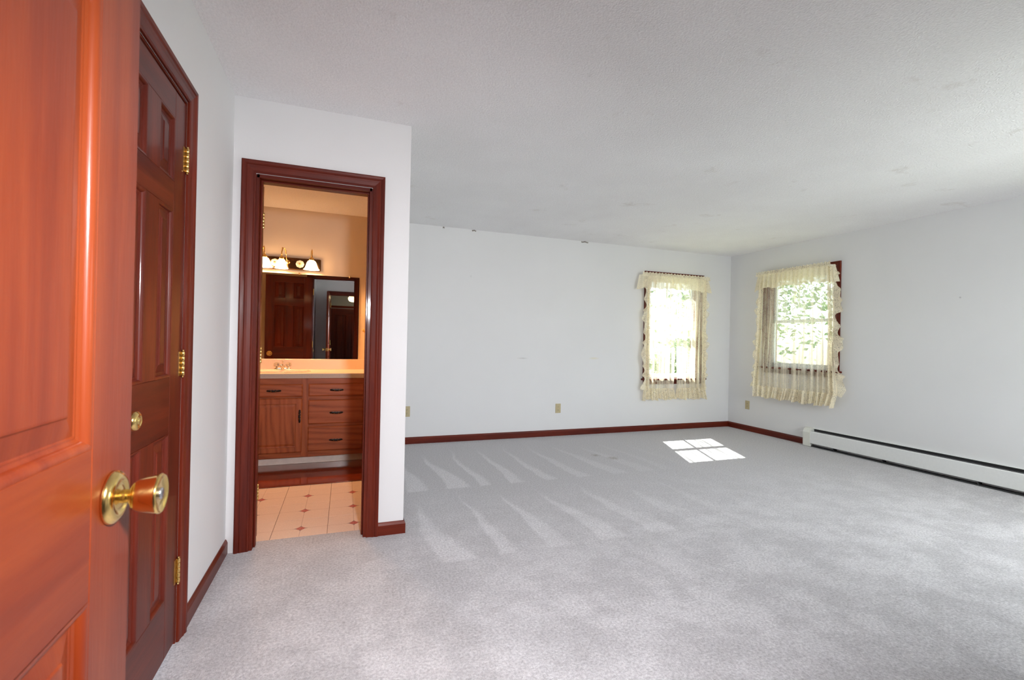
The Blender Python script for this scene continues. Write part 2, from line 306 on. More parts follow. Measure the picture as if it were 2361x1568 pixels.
# ------------------------------------------------------------------ mesh helpers
class MB:
    def __init__(s): s.v = []; s.f = []; s.sm = []
    def add(s, vs, fs, smooth=False):
        o = len(s.v); s.v += [tuple(v) for v in vs]; s.f += [tuple(i+o for i in f) for f in fs]; s.sm += [smooth]*len(fs); return s
    def box(s, x0, y0, z0, x1, y1, z1, ch=0.0):
        x0, x1 = sorted((x0, x1)); y0, y1 = sorted((y0, y1)); z0, z1 = sorted((z0, z1))
        if not ch:
            vs = [(x, y, z) for z in (z0, z1) for y in (y0, y1) for x in (x0, x1)]
            return s.add(vs, [(0, 2, 3, 1), (4, 5, 7, 6), (0, 1, 5, 4), (2, 6, 7, 3), (0, 4, 6, 2), (1, 3, 7, 5)])
        c = min(ch, (x1-x0)*.45, (y1-y0)*.45, (z1-z0)*.45); vs = []; idx = {}
        X, Y, Z = (x0, x1), (y0, y1), (z0, z1); g = (1, -1)
        for i in (0, 1):
            for j in (0, 1):
                for k in (0, 1):
                    for a in range(3):
                        p = [X[i]+(g[i]*c if a != 0 else 0), Y[j]+(g[j]*c if a != 1 else 0), Z[k]+(g[k]*c if a != 2 else 0)]
                        idx[i, j, k, a] = len(vs); vs.append(p)
        fs = []
        for i in (0, 1):
            fs.append([idx[i, j, k, 0] for j, k in ((0, 0), (1, 0), (1, 1), (0, 1))]); fs.append([idx[j, i, k, 1] for j, k in ((0, 0), (1, 0), (1, 1), (0, 1))]); fs.append([idx[j, k, i, 2] for j, k in ((0, 0), (1, 0), (1, 1), (0, 1))])
        for i in (0, 1):
            for j in (0, 1):
                fs.append([idx[i, j, 0, 0], idx[i, j, 1, 0], idx[i, j, 1, 1], idx[i, j, 0, 1]])
                fs.append([idx[i, 0, j, 0], idx[i, 1, j, 0], idx[i, 1, j, 2], idx[i, 0, j, 2]])
                fs.append([idx[0, i, j, 1], idx[1, i, j, 1], idx[1, i, j, 2], idx[0, i, j, 2]])
        for i in (0, 1):
            for j in (0, 1):
                for k in (0, 1): fs.append([idx[i, j, k, a] for a in range(3)])
        return s.add(vs, fs)
    def lathe(s, prof, origin=(0, 0, 0), axis=(0, 0, 1), seg=32, mod=None, smooth=True):
        q = Vector((0, 0, 1)).rotation_difference(Vector(axis).normalized()); o = Vector(origin); vs = []; fs = []
        for (r, h) in prof:
            for i in range(seg):
                a = 2*PI*i/seg; rr = r*(mod(a, h) if mod else 1); vs.append(o+q @ Vector((rr*math.cos(a), rr*math.sin(a), h)))
        for k in range(len(prof)-1):
            for i in range(seg):
                j = (i+1) % seg; fs.append((k*seg+i, k*seg+j, (k+1)*seg+j, (k+1)*seg+i))
        if prof[0][0] > 1e-6: fs.append(tuple(range(seg))[::-1])
        if prof[-1][0] > 1e-6: fs.append(tuple(range((len(prof)-1)*seg, len(prof)*seg)))
        return s.add(vs, fs, smooth)
    def tube(s, pts, r, seg=10):
        pts = [Vector(p) for p in pts]; vs = []; fs = []; rs = r if isinstance(r, (list, tuple)) else [r]*len(pts)
        prev = None
        for i, p in enumerate(pts):
            t = (pts[min(i+1, len(pts)-1)]-pts[max(i-1, 0)]).normalized()
            if prev is None: n = t.orthogonal().normalized()
            else: n = (prev-t*prev.dot(t)).normalized()
            prev = n; bb = t.cross(n)
            for k in range(seg):
                a = 2*PI*k/seg; vs.append(p+(n*math.cos(a)+bb*math.sin(a))*rs[i])
        for i in range(len(pts)-1):
            for k in range(seg):
                j = (k+1) % seg; fs.append((i*seg+k, i*seg+j, (i+1)*seg+j, (i+1)*seg+k))
        fs.append(tuple(range(seg))[::-1]); fs.append(tuple(range((len(pts)-1)*seg, len(pts)*seg)))
        return s.add(vs, fs, True)
    def mould(s, a, b, out, nrm, prof, m0=0, m1=0):
        a, b, out, nrm = Vector(a), Vector(b), Vector(out), Vector(nrm); L = (b-a).normalized(); vs = []; n = len(prof)
        for P, sg, mm in ((a, -1, m0), (b, 1, m1)):
            for (t, d) in prof: vs.append(P+out*t+nrm*d+L*(sg*mm*t))
        fs = [(i, i+1, n+i+1, n+i) for i in range(n-1)]+[(n-1, 0, n, 2*n-1), tuple(range(n))[::-1], tuple(range(n, 2*n))]
        return s.add(vs, fs)
    def grid(s, fn, nu, nv, smooth=True):
        vs = [fn(i/nu, j/nv) for j in range(nv+1) for i in range(nu+1)]
        fs = [(j*(nu+1)+i, j*(nu+1)+i+1, (j+1)*(nu+1)+i+1, (j+1)*(nu+1)+i) for j in range(nv) for i in range(nu)]
        return s.add(vs, fs, smooth)

def obj(name, mb, mat, parent=None, loc=(0, 0, 0)):
    me = bpy.data.meshes.new(name); me.from_pydata(mb.v, [], mb.f); me.materials.append(mat)
    me.polygons.foreach_set('use_smooth', mb.sm); me.update()
    import bmesh
    bm = bmesh.new(); bm.from_mesh(me); bmesh.ops.recalc_face_normals(bm, faces=bm.faces); bm.to_mesh(me); bm.free()
    o = bpy.data.objects.new(name, me); COL.objects.link(o); o.location = loc
    if parent: o.parent = parent
    return o
def tag(o, label, cat=None, group=None, kind=None):
    o['label'] = label
    if cat: o['category'] = cat
    if group: o['group'] = group
    if kind: o['kind'] = kind
    return o
def empty(name, loc=(0, 0, 0), rz=0, parent=None):
    o = bpy.data.objects.new(name, None); o.empty_display_size = .05; COL.objects.link(o); o.location = loc; o.rotation_euler = (0, 0, rz)
    if parent: o.parent = parent
    return o
def box(name, c, mat, parent=None, ch=0.0, loc=(0, 0, 0)):
    return obj(name, MB().box(*c, ch), mat, parent, loc)

# ------------------------------------------------------------------ measured dimensions
XL, YB, XC, YF, XR, H = -.579, 2.814, .348, 5.17, 5.20, 2.44
YE = .055            # room face of the entry wall
BX0, BX1 = -.466, .130        # bathroom doorway
HD = 2.035          # door head
CY0, CY1 = 1.447, 2.053       # closet doorway along the left wall
YBB = 5.11          # bathroom back wall

# ------------------------------------------------------------------ walls, floor, ceiling
def struct(name, mb, mat, label, cat='wall'):
    return tag(obj(name, mb, mat), label, cat, kind='structure')
WB = -.02           # walls run a little below the floor surface so that no daylight leaks in
def wall_x(y0, y1, xa, xb, holes, z1=H):     # wall running along X with holes (x0, x1, z0, z1)
    mb = MB(); x = xa
    for (a, b, c, d) in sorted(holes):
        if a > x: mb.box(x, y0, 0, a, y1, z1)
        if c > 0: mb.box(a, y0, 0, b, y1, c)
        if d < z1: mb.box(a, y0, d, b, y1, z1)
        x = b
    if xb > x: mb.box(x, y0, 0, xb, y1, z1)
    return mb
def wall_y(x0, x1, ya, yb, holes, z1=H):
    mb = MB(); y = ya
    for (a, b, c, d) in sorted(holes):
        if a > y: mb.box(x0, y, 0, x1, a, z1)
        if c > 0: mb.box(x0, a, 0, x1, b, c)
        if d < z1: mb.box(x0, a, d, x1, b, z1)
        y = b
    if yb > y: mb.box(x0, y, 0, x1, yb, z1)
    return mb
W1 = (3.80, 4.64, .70, 2.06)        # far window opening x0 x1 z0 z1
W2 = (3.665, 4.535, .90, 2.065)     # right window opening y0 y1 z0 z1
W3 = (3.1, 4.6, .75, 2.05)          # unseen window added in the entry wall to let fill light in
W4 = (.4, 1.6, .75, 2.05)           # unseen window added in the right wall for the side fill
struct('wall_left', wall_y(XL-.12, XL, YE, YB, [(CY0, CY1, 0, HD)]), M_wall, 'white left wall with the closed closet door')
struct('wall_back', wall_x(YB, YB+.06, -1.9, XC, [(BX0, BX1, 0, HD)]), M_wall, 'white wall around the bathroom doorway')
struct('wall_bathroom_front', wall_x(YB+.06, YB+.12, -1.9, XC-.06, [(BX0, BX1, 0, HD)]), M_bathwall, 'tan bathroom side of the doorway wall')
struct('wall_partition', MB().box(XC-.06, YB+.06, 0, XC, YF, H), M_wall, 'white side of the bathroom partition facing the bedroom')
struct('wall_bathroom_right', MB().box(XC-.12, YB+.12, WB, XC-.06, YF+.16, H), M_bathwall, 'tan bathroom wall at the right end of the vanity')
struct('wall_bathroom_back', MB().box(-1.9, YBB, WB, XC-.12, YF+.16, H), M_bathwall, 'tan bathroom wall behind the mirror')
struct('wall_bathroom_left', MB().box(-2.0, YB, WB, -1.9, YF+.16, H), M_bathwall, 'tan bathroom wall at the far left')
far = struct('wall_far', wall_x(YF, YF+.16, XC-.06, XR+.16, [W1]), M_wallfar, 'white far wall with a curtained window')
struct('wall_right', wall_y(XR, XR+.16, YE, YF, [W2, W4]), M_wallfar, 'white right wall above the baseboard heater')
struct('wall_front', wall_x(YE-.12, YE, XL-.12, XR+.16, [(-.295, .515, 0, HD), W3]), M_wall, 'white wall around the entry doorway behind the camera')
for nm_, c in (('wall_hall_left', (-1.1, -4.5, 0, -1.0, YE-.12, H)), ('wall_hall_right', (1.3, -4.5, 0, 1.4, YE-.12, H)), ('wall_hall_far', (-1.1, -4.6, 0, 1.4, -4.5, H))):
    struct(nm_, MB().box(*c), M_hallwall, 'grey hallway wall seen only in the mirror')
struct('ceiling', MB().box(-2.0, -4.6, H, XR+.16, YF+.16, H+.1), M_ceil, 'stippled off-white ceiling', 'ceiling')
fl = MB().box(XL-.12, YE-.12, -.1, XR, YB, 0).box(XC-.12, YB, -.1, XR, YF, 0).box(BX0, YB, -.1, BX1, YB+.115, 0).box(-1.1, -4.5, -.1, 1.4, YE-.12, 0)
struct('floor', fl, M_carpet, 'grey wall-to-wall carpet with vacuum marks', 'carpet')

# carpet tufts standing up along the doorway edge and the foreground trims are left to the pile material

# peeling ceiling tape on the far wall seam
for x, w in ((1.375, .05), (2.82, .10), (1.02, .02)):
    mb = MB(); n = 8
    mb.grid(lambda u, v: (x+(u-.5)*w, YF-.002-.012*math.sin(v*PI)*(1-abs(2*u-1)**2), H-.004-.012*v-.004*math.sin(u*9)), 8, 3)
    obj('tape_flake', mb, M_flap, far)

# ------------------------------------------------------------------ baseboards and casings
BBP = [(0, 0), (0, .012), (.058, .012), (.070, .007), (.075, .004), (.075, 0)]   # (height, depth)
def baseboard(name, a, b, nrm, label, mat, m0=0, m1=0):
    prof = BBP
    mb = MB(); a_, b_, nr = Vector((*a, 0)), Vector((*b, 0)), Vector((*nrm, 0)); L = (b_-a_).normalized(); vs = []; n = len(prof)
    for P, sg, mm in ((a_, -1, m0), (b_, 1, m1)):
        for (h, d) in prof: vs.append(P+nr*d+Vector((0, 0, h))+L*(sg*mm*d))
    mb.add(vs, [(i, i+1, n+i+1, n+i) for i in range(n-1)]+[(n-1, 0, n, 2*n-1), tuple(range(n))[::-1], tuple(range(n, 2*n))])
    return tag(obj(name, mb, mat), label, 'baseboard', kind='structure')
baseboard('baseboard_left', (XL, 2.131), (XL, YB), (1, 0), 'dark wood baseboard on the left wall beside the closet door', M_wy)
baseboard('baseboard_back', (.2, YB), (XC, YB), (0, -1), 'short wood baseboard right of the bathroom doorway', M_wx, 0, 1)
baseboard('baseboard_partition', (XC, YB), (XC, YF), (1, 0), 'wood baseboard running away along the partition side', M_wy, 1, -1)
baseboard('baseboard_far', (XC, YF), (XR, YF), (0, -1), 'long dark wood baseboard under the far wall', M_wx, -1, -1)
baseboard('baseboard_right', (XR, YF), (XR, 3.95), (-1, 0), 'wood baseboard between the corner and the heater', M_wy, -1, 0)
baseboard('baseboard_front', (.59, YE), (XR, YE), (0, 1), 'wood baseboard on the entry wall', M_wx)

CW = .068
CP = [(0, 0), (0, .008), (.006, .011), (.012, .009), (.030, .012), (.040, .016), (.046, .013), (.052, .017), (.062, .019), (CW, .016), (CW, 0)]
def casing(parent, along, face, nrm, a0, a1, head, foot=0, foot_m=0):
    """three mitred boards round an opening; along 0 = X wall, 1 = Y wall; face = wall coordinate, nrm = +-1"""
    def P(a, z): return (a, face, z) if along == 0 else (face, a, z)
    N = (0, nrm, 0) if along == 0 else (nrm, 0, 0); ax = (1, 0, 0) if along == 0 else (0, 1, 0); nax = tuple(-c for c in ax)
    r = .004
    obj('casing_board', MB().mould(P(a0-r, foot), P(a0-r, head+r), nax, N, CP, foot_m, 1), M_wv, parent)
    obj('casing_board', MB().mould(P(a1+r, foot), P(a1+r, head+r), ax, N, CP, foot_m, 1), M_wv, parent)
    obj('casing_board', MB().mould(P(a0-r, head+r), P(a1+r, head+r), (0, 0, 1), N, CP, 1, 1), M_wx if along == 0 else M_wy, parent)
JT = .016
# bathroom doorway trim
t = tag(empty('trim_1', ((BX0+BX1)/2, YB, 0)), 'dark mahogany casing and jambs around the bathroom doorway', 'door frame', kind='structure')
def rel(t): return t
def place_children(t, objs=None):
    pass
def kids(t, fn):
    """build children in world coordinates, then parent keeping them in place"""
    before = set(o.name for o in COL.objects); fn()
    for o in list(COL.objects):
        if o.name not in before and o.parent is None:
            o.parent = t; o.matrix_parent_inverse = (Matrix.Translation(t.location) @ t.rotation_euler.to_matrix().to_4x4()).inverted()
def bath_trim():
    casing(None, 0, YB, -1, BX0, BX1, HD)
    casing(None, 0, YB+.12, 1, BX0, BX1, HD)
    obj('jamb', MB().box(BX0-.004, YB-.001, 0, BX0+JT-.004, YB+.121, HD), M_wv)
    obj('jamb', MB().box(BX1-JT+.004, YB-.001, 0, BX1+.004, YB+.121, HD), M_wv)
    obj('jamb', MB().box(BX0, YB-.001, HD-JT, BX1, YB+.121, HD+.002), M_wx)
    obj('door_stop', MB().box(BX0+JT-.004, YB+.035, 0, BX0+JT+.006, YB+.07, HD-JT, .003), M_wv)
    obj('door_stop', MB().box(BX1-JT-.006, YB+.035, 0, BX1-JT+.004, YB+.07, HD-JT, .003), M_wv)
    obj('door_stop', MB().box(BX0+JT, YB+.035, HD-JT-.010, BX1-JT, YB+.07, HD-JT, .003), M_wx)
kids(t, bath_trim)
t = tag(empty('trim_2', (XL, (CY0+CY1)/2, 0)), 'dark wood casing around the closet door', 'door frame', kind='structure')
def closet_trim():
    casing(None, 1, XL, 1, CY0, CY1, HD)
    for y in (CY0, CY1): 
        s = 1 if y == CY0 else -1
        obj('jamb', MB().box(XL-.12, y-.003*s, 0, XL, y+.004*s, HD), M_wv)
    obj('jamb', MB().box(XL-.12, CY0, HD-.006, XL, CY1, HD+.003), M_wy)
kids(t, closet_trim)
t = tag(empty('trim_3', (.085, YE, 0)), 'wood casing of the entry doorway seen in the mirror', 'door frame', kind='structure')
def entry_trim():
    casing(None, 0, YE, 1, -.295, .515, HD)
    obj('jamb', MB().box(-.299, YE-.121, 0, -.291, YE+.001, HD), M_wv)
    obj('jamb', MB().box(.511, YE-.121, 0, .519, YE+.001, HD), M_wv)
    obj('jamb', MB().box(-.295, YE-.121, HD-.008, .515, YE+.001, HD+.004), M_wx)
kids(t, entry_trim)

# ------------------------------------------------------------------ panel doors
def panel_mesh(x0, x1, z0, z1, th):
    mb = MB(); RG = [(0, 0), (.002, .0)]+[(.002+.0105*math.sin(math.radians(a)), .0105*(1-math.cos(math.radians(a)))) for a in range(9, 88, 9)]+[(.0165, .0108), (.019, .0108), (.021, .0118), (.047, .0070), (.049, .0045), (.052, .0042)]
    for sg in (1, -1):
        vs = []
        for (i, d) in RG:
            y = sg*(th/2-d); vs += [(x0+i, y, z0+i), (x1-i, y, z0+i), (x1-i, y, z1-i), (x0+i, y, z1-i)]
        fs = []
        for k in range(len(RG)-1):
            for c in range(4): fs.append((4*k+c, 4*k+(c+1) % 4, 4*k+4+(c+1) % 4, 4*k+4+c))
        k = 4*(len(RG)-1); fs.append((k, k+1, k+2, k+3)); mb.add(vs, fs)
    return mb
ROWS6 = [(.22, .81), (1.01, 1.60), (1.70, 1.925)]
def make_door(name, loc, rz, w, label, h=2.02, th=.035, rows=ROWS6, stile=.112, mull=.100, mats=None, hinges=(), hinge_face=1):
    mv, mh = mats or (M_wv, M_wx)
    d = tag(empty(name, loc, rz), label, 'door', kind='structure'); z0 = .012
    g = .0004
    for a, b in ((g, stile-g), (w-stile+g, w-g)): box('stile', (a, -th/2, z0, b, th/2, h), mv, d, .0015)
    zs = [z0]+[v for r in rows for v in r]+[h]
    for i in range(0, len(zs), 2): box('rail', (stile+g, -th/2, zs[i]+(g if i else 0), w-stile-g, th/2, zs[i+1]-g), mh, d, .0008)
    cx = w/2
    for (a, b) in rows:
        box('mullion', (cx-mull/2, -th/2, a+g, cx+mull/2, th/2, b-g), mv, d, .0008)
        for xa, xb in ((stile, cx-mull/2), (cx+mull/2, w-stile)):
            obj('panel', panel_mesh(xa, xb, a, b, th), mv, d)
    for z in hinges:
        hg = hinge(z, hinge_face*(th/2)); hg.parent = d
    return d
def hinge(z, y):
    s = 1 if y > 0 else -1
    mb = MB()
    mb.box(-.002, y-.0012*s, z-.045, .026, y+.0010*s, z+.045)
    o = obj('hinge', mb, M_brassd)
    for k in range(5):
        kn = obj('knuckle', MB().lathe([(.0055, 0), (.0062, .001), (.0062, .0155), (.0055, .0165)], (0, y+.006*s, z-.045+k*.0184), seg=14), M_brass, o)
    obj('hinge_pin', MB().lathe([(0, 0), (.004, .001), (.0045, .004), (.002, .005), (.002, .0985), (.0045, .0995), (.004, .1035), (0, .1045)], (0, y+.006*s, z-.0525), seg=12), M_brassd, o)
    return o
def knob(parent, x, z, y, s, style='tulip', key=True):
    """door knob pointing along local +-y"""
    ax = (0, s, 0); o = (x, y, z)
    k = obj('knob', MB().lathe([(.010, .010), (.0095, .016), (.0095, .021), (.014, .0235), (.0195, .027), (.0225, .032), (.0250, .040), (.0270, .050), (.0285, .055), (.0287, .058), (.0274, .0602), (.0262, .0595), (.024, .0580), (.012, .0565), (.0085, .057)]
            if style == 'tulip' else [(.009, .009), (.009, .024), (.014, .028), (.022, .034), (.0265, .042), (.0270, .050), (.0245, .057), (.018, .0605), (.014, .0595), (.011, .0575), (.009, .0605), (.004, .062), (0, .062)], o, ax, 40), M_brass, parent)
    r = obj('rosette', MB().lathe([(.0375, .0), (.0375, .003), (.036, .0065), (.030, .0105), (.024, .0115), (.022, .0095), (.016, .0095), (.012, .012), (0, .012)], o, ax, 44), M_brass, parent)
    if key:
        c = obj('keyway', MB().lathe([(.0086, .054), (.0086, .0595), (.0078, .0602), (0, .0602)], o, ax, 20), M_steel, k)
        obj('key_slot', MB().box(x-.0006, y+s*.0600, z-.005, x+.0006, y+s*.0606, z+.005), M_black, k)
    return k
# entry door, standing open close to the camera
d1 = make_door('door_1', (-.3168, .062, 0), math.radians(90.76), .812, 'amber stained six-panel entry door standing open at the left, brass knob', mats=(M_ev, M_ex), hinges=(.28, 1.05, 1.82), hinge_face=-1, stile=.122)
knob(d1, .812-.062, .927, -.0175, -1); knob(d1, .812-.062, .927, .0175, 1, key=False)
box('latch_plate', (.8115, -.012, .90, .8128, .012, .955), M_brass, d1)
obj('latch_bolt', MB().box(.812, -.006, .92, .822, .006, .934, .002), M_brass, d1)
# closet door in the left wall
d2 = make_door('door_2', (XL-.0175, CY1-.004, 0), -PI/2, CY1-CY0-.008, 'dark mahogany six-panel closet door, closed, in the left wall', hinges=(.275, 1.052, 1.815), hinge_face=1)
knob(d2, CY1-CY0-.008-.062, .925, .0175, 1, 'round', False)
# bathroom door, folded back against the bathroom side of the wall
d3 = make_door('door_3', (BX0+.008, YB+.12+.0215+.012, 0), math.radians(175.0), .60, 'dark six-panel bathroom door folded back inside, seen in the mirror', hinges=())
for z in (.275, 1.052, 1.815):
    hb = obj('hinge', MB().box(BX0+JT-.005, YB+.078, z-.045, BX0+JT-.0025, YB+.121, z+.045), M_brassd)
    hb.parent = d3; hb.matrix_parent_inverse = (Matrix.Translation(d3.location) @ Matrix.Rotation(math.radians(175.0), 4, 'Z')).inverted()
    for k in range(5):
        obj('knuckle', MB().lathe([(.0055, 0), (.0062, .001), (.0062, .0155), (.0055, .0165)], (BX0+JT-.001, YB+.128, z-.045+k*.0184), seg=14), M_brass, hb)
knob(d3, .60-.062, .92, -.0175, -1, 'round', False)
# hall door behind the camera, visible in the mirror
d4 = make_door('door_4', (-.42, -4.46, 0), 0, 1.0, 'dark two-panel door at the end of the hall, seen in the mirror', rows=[(.30, 1.83)], stile=.13, mull=.13)
t = tag(empty('trim_4', (.08, -4.5, 0)), 'casing of the door at the end of the hall', 'door frame', kind='structure')
kids(t, lambda: casing(None, 0, -4.5, 1, -.425, .585, HD))

# ------------------------------------------------------------------ windows
def window(name, along, face, nrm, a0, a1, z0, z1, label, muntins=(), trim=None):
    """opening in a wall whose room face is `face`; nrm points into the room"""
    def B(nme, a, b, d0, d1, z, zz, mat, ch=.0015):
        y0, y1 = face-nrm*d0, face-nrm*d1       # d measured outwards
        return obj(nme, MB().box(a, y0, z, b, y1, zz, ch) if along == 0 else MB().box(y0, a, z, y1, b, zz, ch), mat)
    w = tag(empty(name, ((a0+a1)/2, face, z0) if along == 0 else (face, (a0+a1)/2, z0)), label, 'window', kind='structure')
    def fn():
        casing(None, along, face, nrm, a0, a1, z1, z0)
        mh = M_wx if along == 0 else M_wy
        B('stool', a0-CW-.03, a1+CW+.03, -.068, .06, z0-.022, z0, mh, .006)
        B('apron', a0-CW, a1+CW, -.014, 0, z0-.078, z0-.022, mh, .004)
        for a, b in ((a0-.001, a0+.014), (a1-.014, a1+.001)): B('jamb_liner', a, b, .0, .15, z0, z1, M_wv)
        B('head_liner', a0, a1, 0, .15, z1-.014, z1+.001, mh)
        B('outer_sill', a0, a1, .06, .17, z0-.02, z0+.004, M_vinyl)
        zm = (z0+z1)/2
    kids(w, fn)
    zm = (z0+z1)/2
    for k, (zb, zt, d0) in enumerate(((z0+.002, zm+.018, .055), (zm-.018, z1-.014, .085))):
        s = empty('sash', w.location, 0)
        def fs():
            A0, A1, r = a0+.014, a1-.014, .04
            B('sash_rail', A0, A1, d0, d0+.028, zb, zb+(.055 if k == 0 else .036), M_vinyl)
            B('sash_rail', A0, A1, d0, d0+.028, zt-.036, zt, M_vinyl)
            B('sash_stile', A0, A0+r, d0, d0+.028, zb, zt, M_vinyl); B('sash_stile', A1-r, A1, d0, d0+.028, zb, zt, M_vinyl)
            B('pane', A0+.02, A1-.02, d0+.012, d0+.015, zb+.02, zt-.02, M_pane, 0)
            for mx_ in muntins: B('muntin', mx_-.009, mx_+.009, d0+.004, d0+.024, zb+.03, zt-.03, M_vinyl)
        kids(s, fs)
        s.parent = w; s.matrix_parent_inverse = Matrix.Translation(w.location).inverted()
    return w
window('window_1', 0, YF, -1, *W1[:2], *W1[2:], 'wood-trimmed double-hung window in the far wall, sun outside', (4.17,))
window('window_2', 1, XR, -1, *W2[:2], *W2[2:], 'wood-trimmed double-hung window in the right wall, trees outside', ())
window('fill_window_front', 0, YE, 1, *W3[:2], *W3[2:], 'unseen window added in the entry wall for fill light', ())
window('fill_window_side', 1, XR, -1, *W4[:2], *W4[2:], 'unseen window added in the right wall for fill light', ())

# ------------------------------------------------------------------ ruffled curtains
def curtain(name, label, along, face, a_lo, a_hi, ztop, zbot, panels, val, seed):
    """cloth built in (a, depth into room, z); along 0: far wall, 1: right wall"""
    rnd = random.Random(seed)
    def P(a, d, z): return (a, face-d, z) if along == 0 else (face-d, a, z)
    c = tag(empty(name, P((a_lo+a_hi)/2, .09, zbot)), label, 'curtain', 'ruffled lace curtains')
    def fn():
        rod = MB().tube([P(a_lo-.03, .0, ztop-.045), P(a_lo-.03, .07, ztop-.045), P(a_lo-.015, .085, ztop-.045), P(a_hi+.015, .085, ztop-.045), P(a_hi+.03, .07, ztop-.045), P(a_hi+.03, 0, ztop-.045)], .007, 8)
        obj('curtain_rod', rod, M_rod)
    kids(c, fn)
    for (t0, t1, b0, b1, folds, outer, rw) in panels:     # top a-range, bottom a-range
        ph = rnd.random()*6; zr = zbot+.135
        def bulge(u, v): return (b0-t0)*v, (b1-t1)*v
        def fold(u, v):
            # deeper, closer folds towards the outer edge
            uu = u if outer > 0 else 1-u
            w_ = uu**1.6
            return (.012+.016*w_)*math.sin(folds*2*PI*w_+ph+.6*math.sin(v*3+ph))*(.5+.7*v) + .006*math.sin(u*41+ph*2+v*2)
        def edge_wave(v): return .012*math.sin(v*11+ph)
        def surf(u, v):
            a0 = t0+(b0-t0)*v**1.3; a1 = t1+(b1-t1)*v**1.3
            z = ztop-.05+(zr-ztop+.05)*v
            return P(a0+(a1-a0)*u+.006*math.sin(v*7+u*9), .075+fold(u, v), z)
        def pf():
            pn = obj('panel', MB().grid(surf, 110, 46), M_sheer)
            # bottom ruffle, full and scalloped
            def bot(u, v):
                p = Vector(surf(u, 1)); am = .006+.020*v
                q = am*math.sin(u*2*PI*folds*3.4+ph+.8*math.sin(u*9)); sp = (u-.5)*.05*v
                a, d = (p.x, face-p.y) if along == 0 else (p.y, face-p.x)
                return P(a+sp+.006*v*math.sin(u*61+ph), d+q+.012*v, zr+.012-(.147+.010*math.sin(u*17+ph)+.006*math.sin(u*47))*v)
            rb = obj('bottom_ruffle', MB().grid(bot, 160, 8), M_ruf); rb.parent = pn
            hb = obj('hem_band', MB().grid(lambda u, v: tuple(Vector(bot(u, .02+.07*v))+Vector(P(0, .003, 0))-Vector(P(0, 0, 0))), 110, 1), M_ruf); hb.parent = pn
            # side ruffle on the outer edge
            ue = 1 if outer > 0 else 0
            def side(u, v):
                p = Vector(surf(ue, .03+.97*v)); a, d = (p.x, face-p.y) if along == 0 else (p.y, face-p.x)
                wdt = rw*(.75+.3*math.sin(v*19+ph)+.15*math.sin(v*47))
                sgn = 1 if (t1 > t0) == (outer > 0) else -1
                return P(a+sgn*(u*wdt-.012), d+(.004+.020*u)*math.sin(v*62+ph+1.1*math.sin(v*23))-.012*u, p.z-.02*u+.012*u*math.sin(v*62+ph+1))
            rs = obj('side_ruffle', MB().grid(side, 8, 190), M_ruf); rs.parent = pn
            inn = 1-ue
            hs = obj('lace_strip', MB().grid(lambda u, v: tuple(Vector(surf(abs(ue-.10*u-.02), v))+Vector(P(0, .004, 0))-Vector(P(0, 0, 0))), 12, 50), M_ruf); hs.parent = pn
        kids(c, pf)
    v0, v1, vz = val
    def vf():
        ph = rnd.random()*6
        def vs(u, v):
            fl_ = (u-.5)*2; a = v0+(v1-v0)*u; spread = .05*fl_**5*v
            am = .003+.014*v
            d = .10+am*math.sin(u*2*PI*17+ph+1.3*math.sin(u*13))+.006*v*math.sin(u*97)-.05*abs(fl_)**9
            z = ztop-.035-(ztop-.035-vz)*v*(1+.05*math.sin(u*21+ph)+.03*math.sin(u*53))-.02*abs(fl_)**6*v
            return P(a+spread, d, z)
        va = obj('valance', MB().grid(vs, 240, 12), M_val)
        hd = obj('header_ruffle', MB().grid(lambda u, v: P(v0+.02+(v1-v0-.04)*u, .10+.006*math.sin(u*230)*v, ztop-.035+(.032+.006*math.sin(u*140))*v), 240, 3), M_ruf); hd.parent = va
        pk = obj('rod_pocket', MB().grid(lambda u, v: P(v0+.01+(v1-v0-.02)*u, .096+.006*math.sin(v*PI)+.002*math.sin(u*260), ztop-.034-.022*v), 240, 3), M_ruf); pk.parent = va
    kids(c, vf)
    return c
curtain('ruffled_curtain', 'cream ruffled lace curtain on the sunlit window in the far wall', 0, YF, 3.70, 4.70, 2.105, .425,
        [(3.70, 4.20, 3.70, 4.16, 5, -1, .055), (4.18, 4.70, 4.22, 4.69, 6, 1, .06)], (3.61, 4.75, 1.90), 3)
curtain('ruffled_curtain', 'cream ruffled lace curtain on the right wall window near the heater', 1, XR, 3.68, 4.60, 2.135, .50,
        [(4.60, 4.08, 4.66, 4.05, 6, -1, .05), (4.10, 3.64, 4.10, 3.57, 6, 1, .095)], (3.63, 4.66, 1.915), 11)

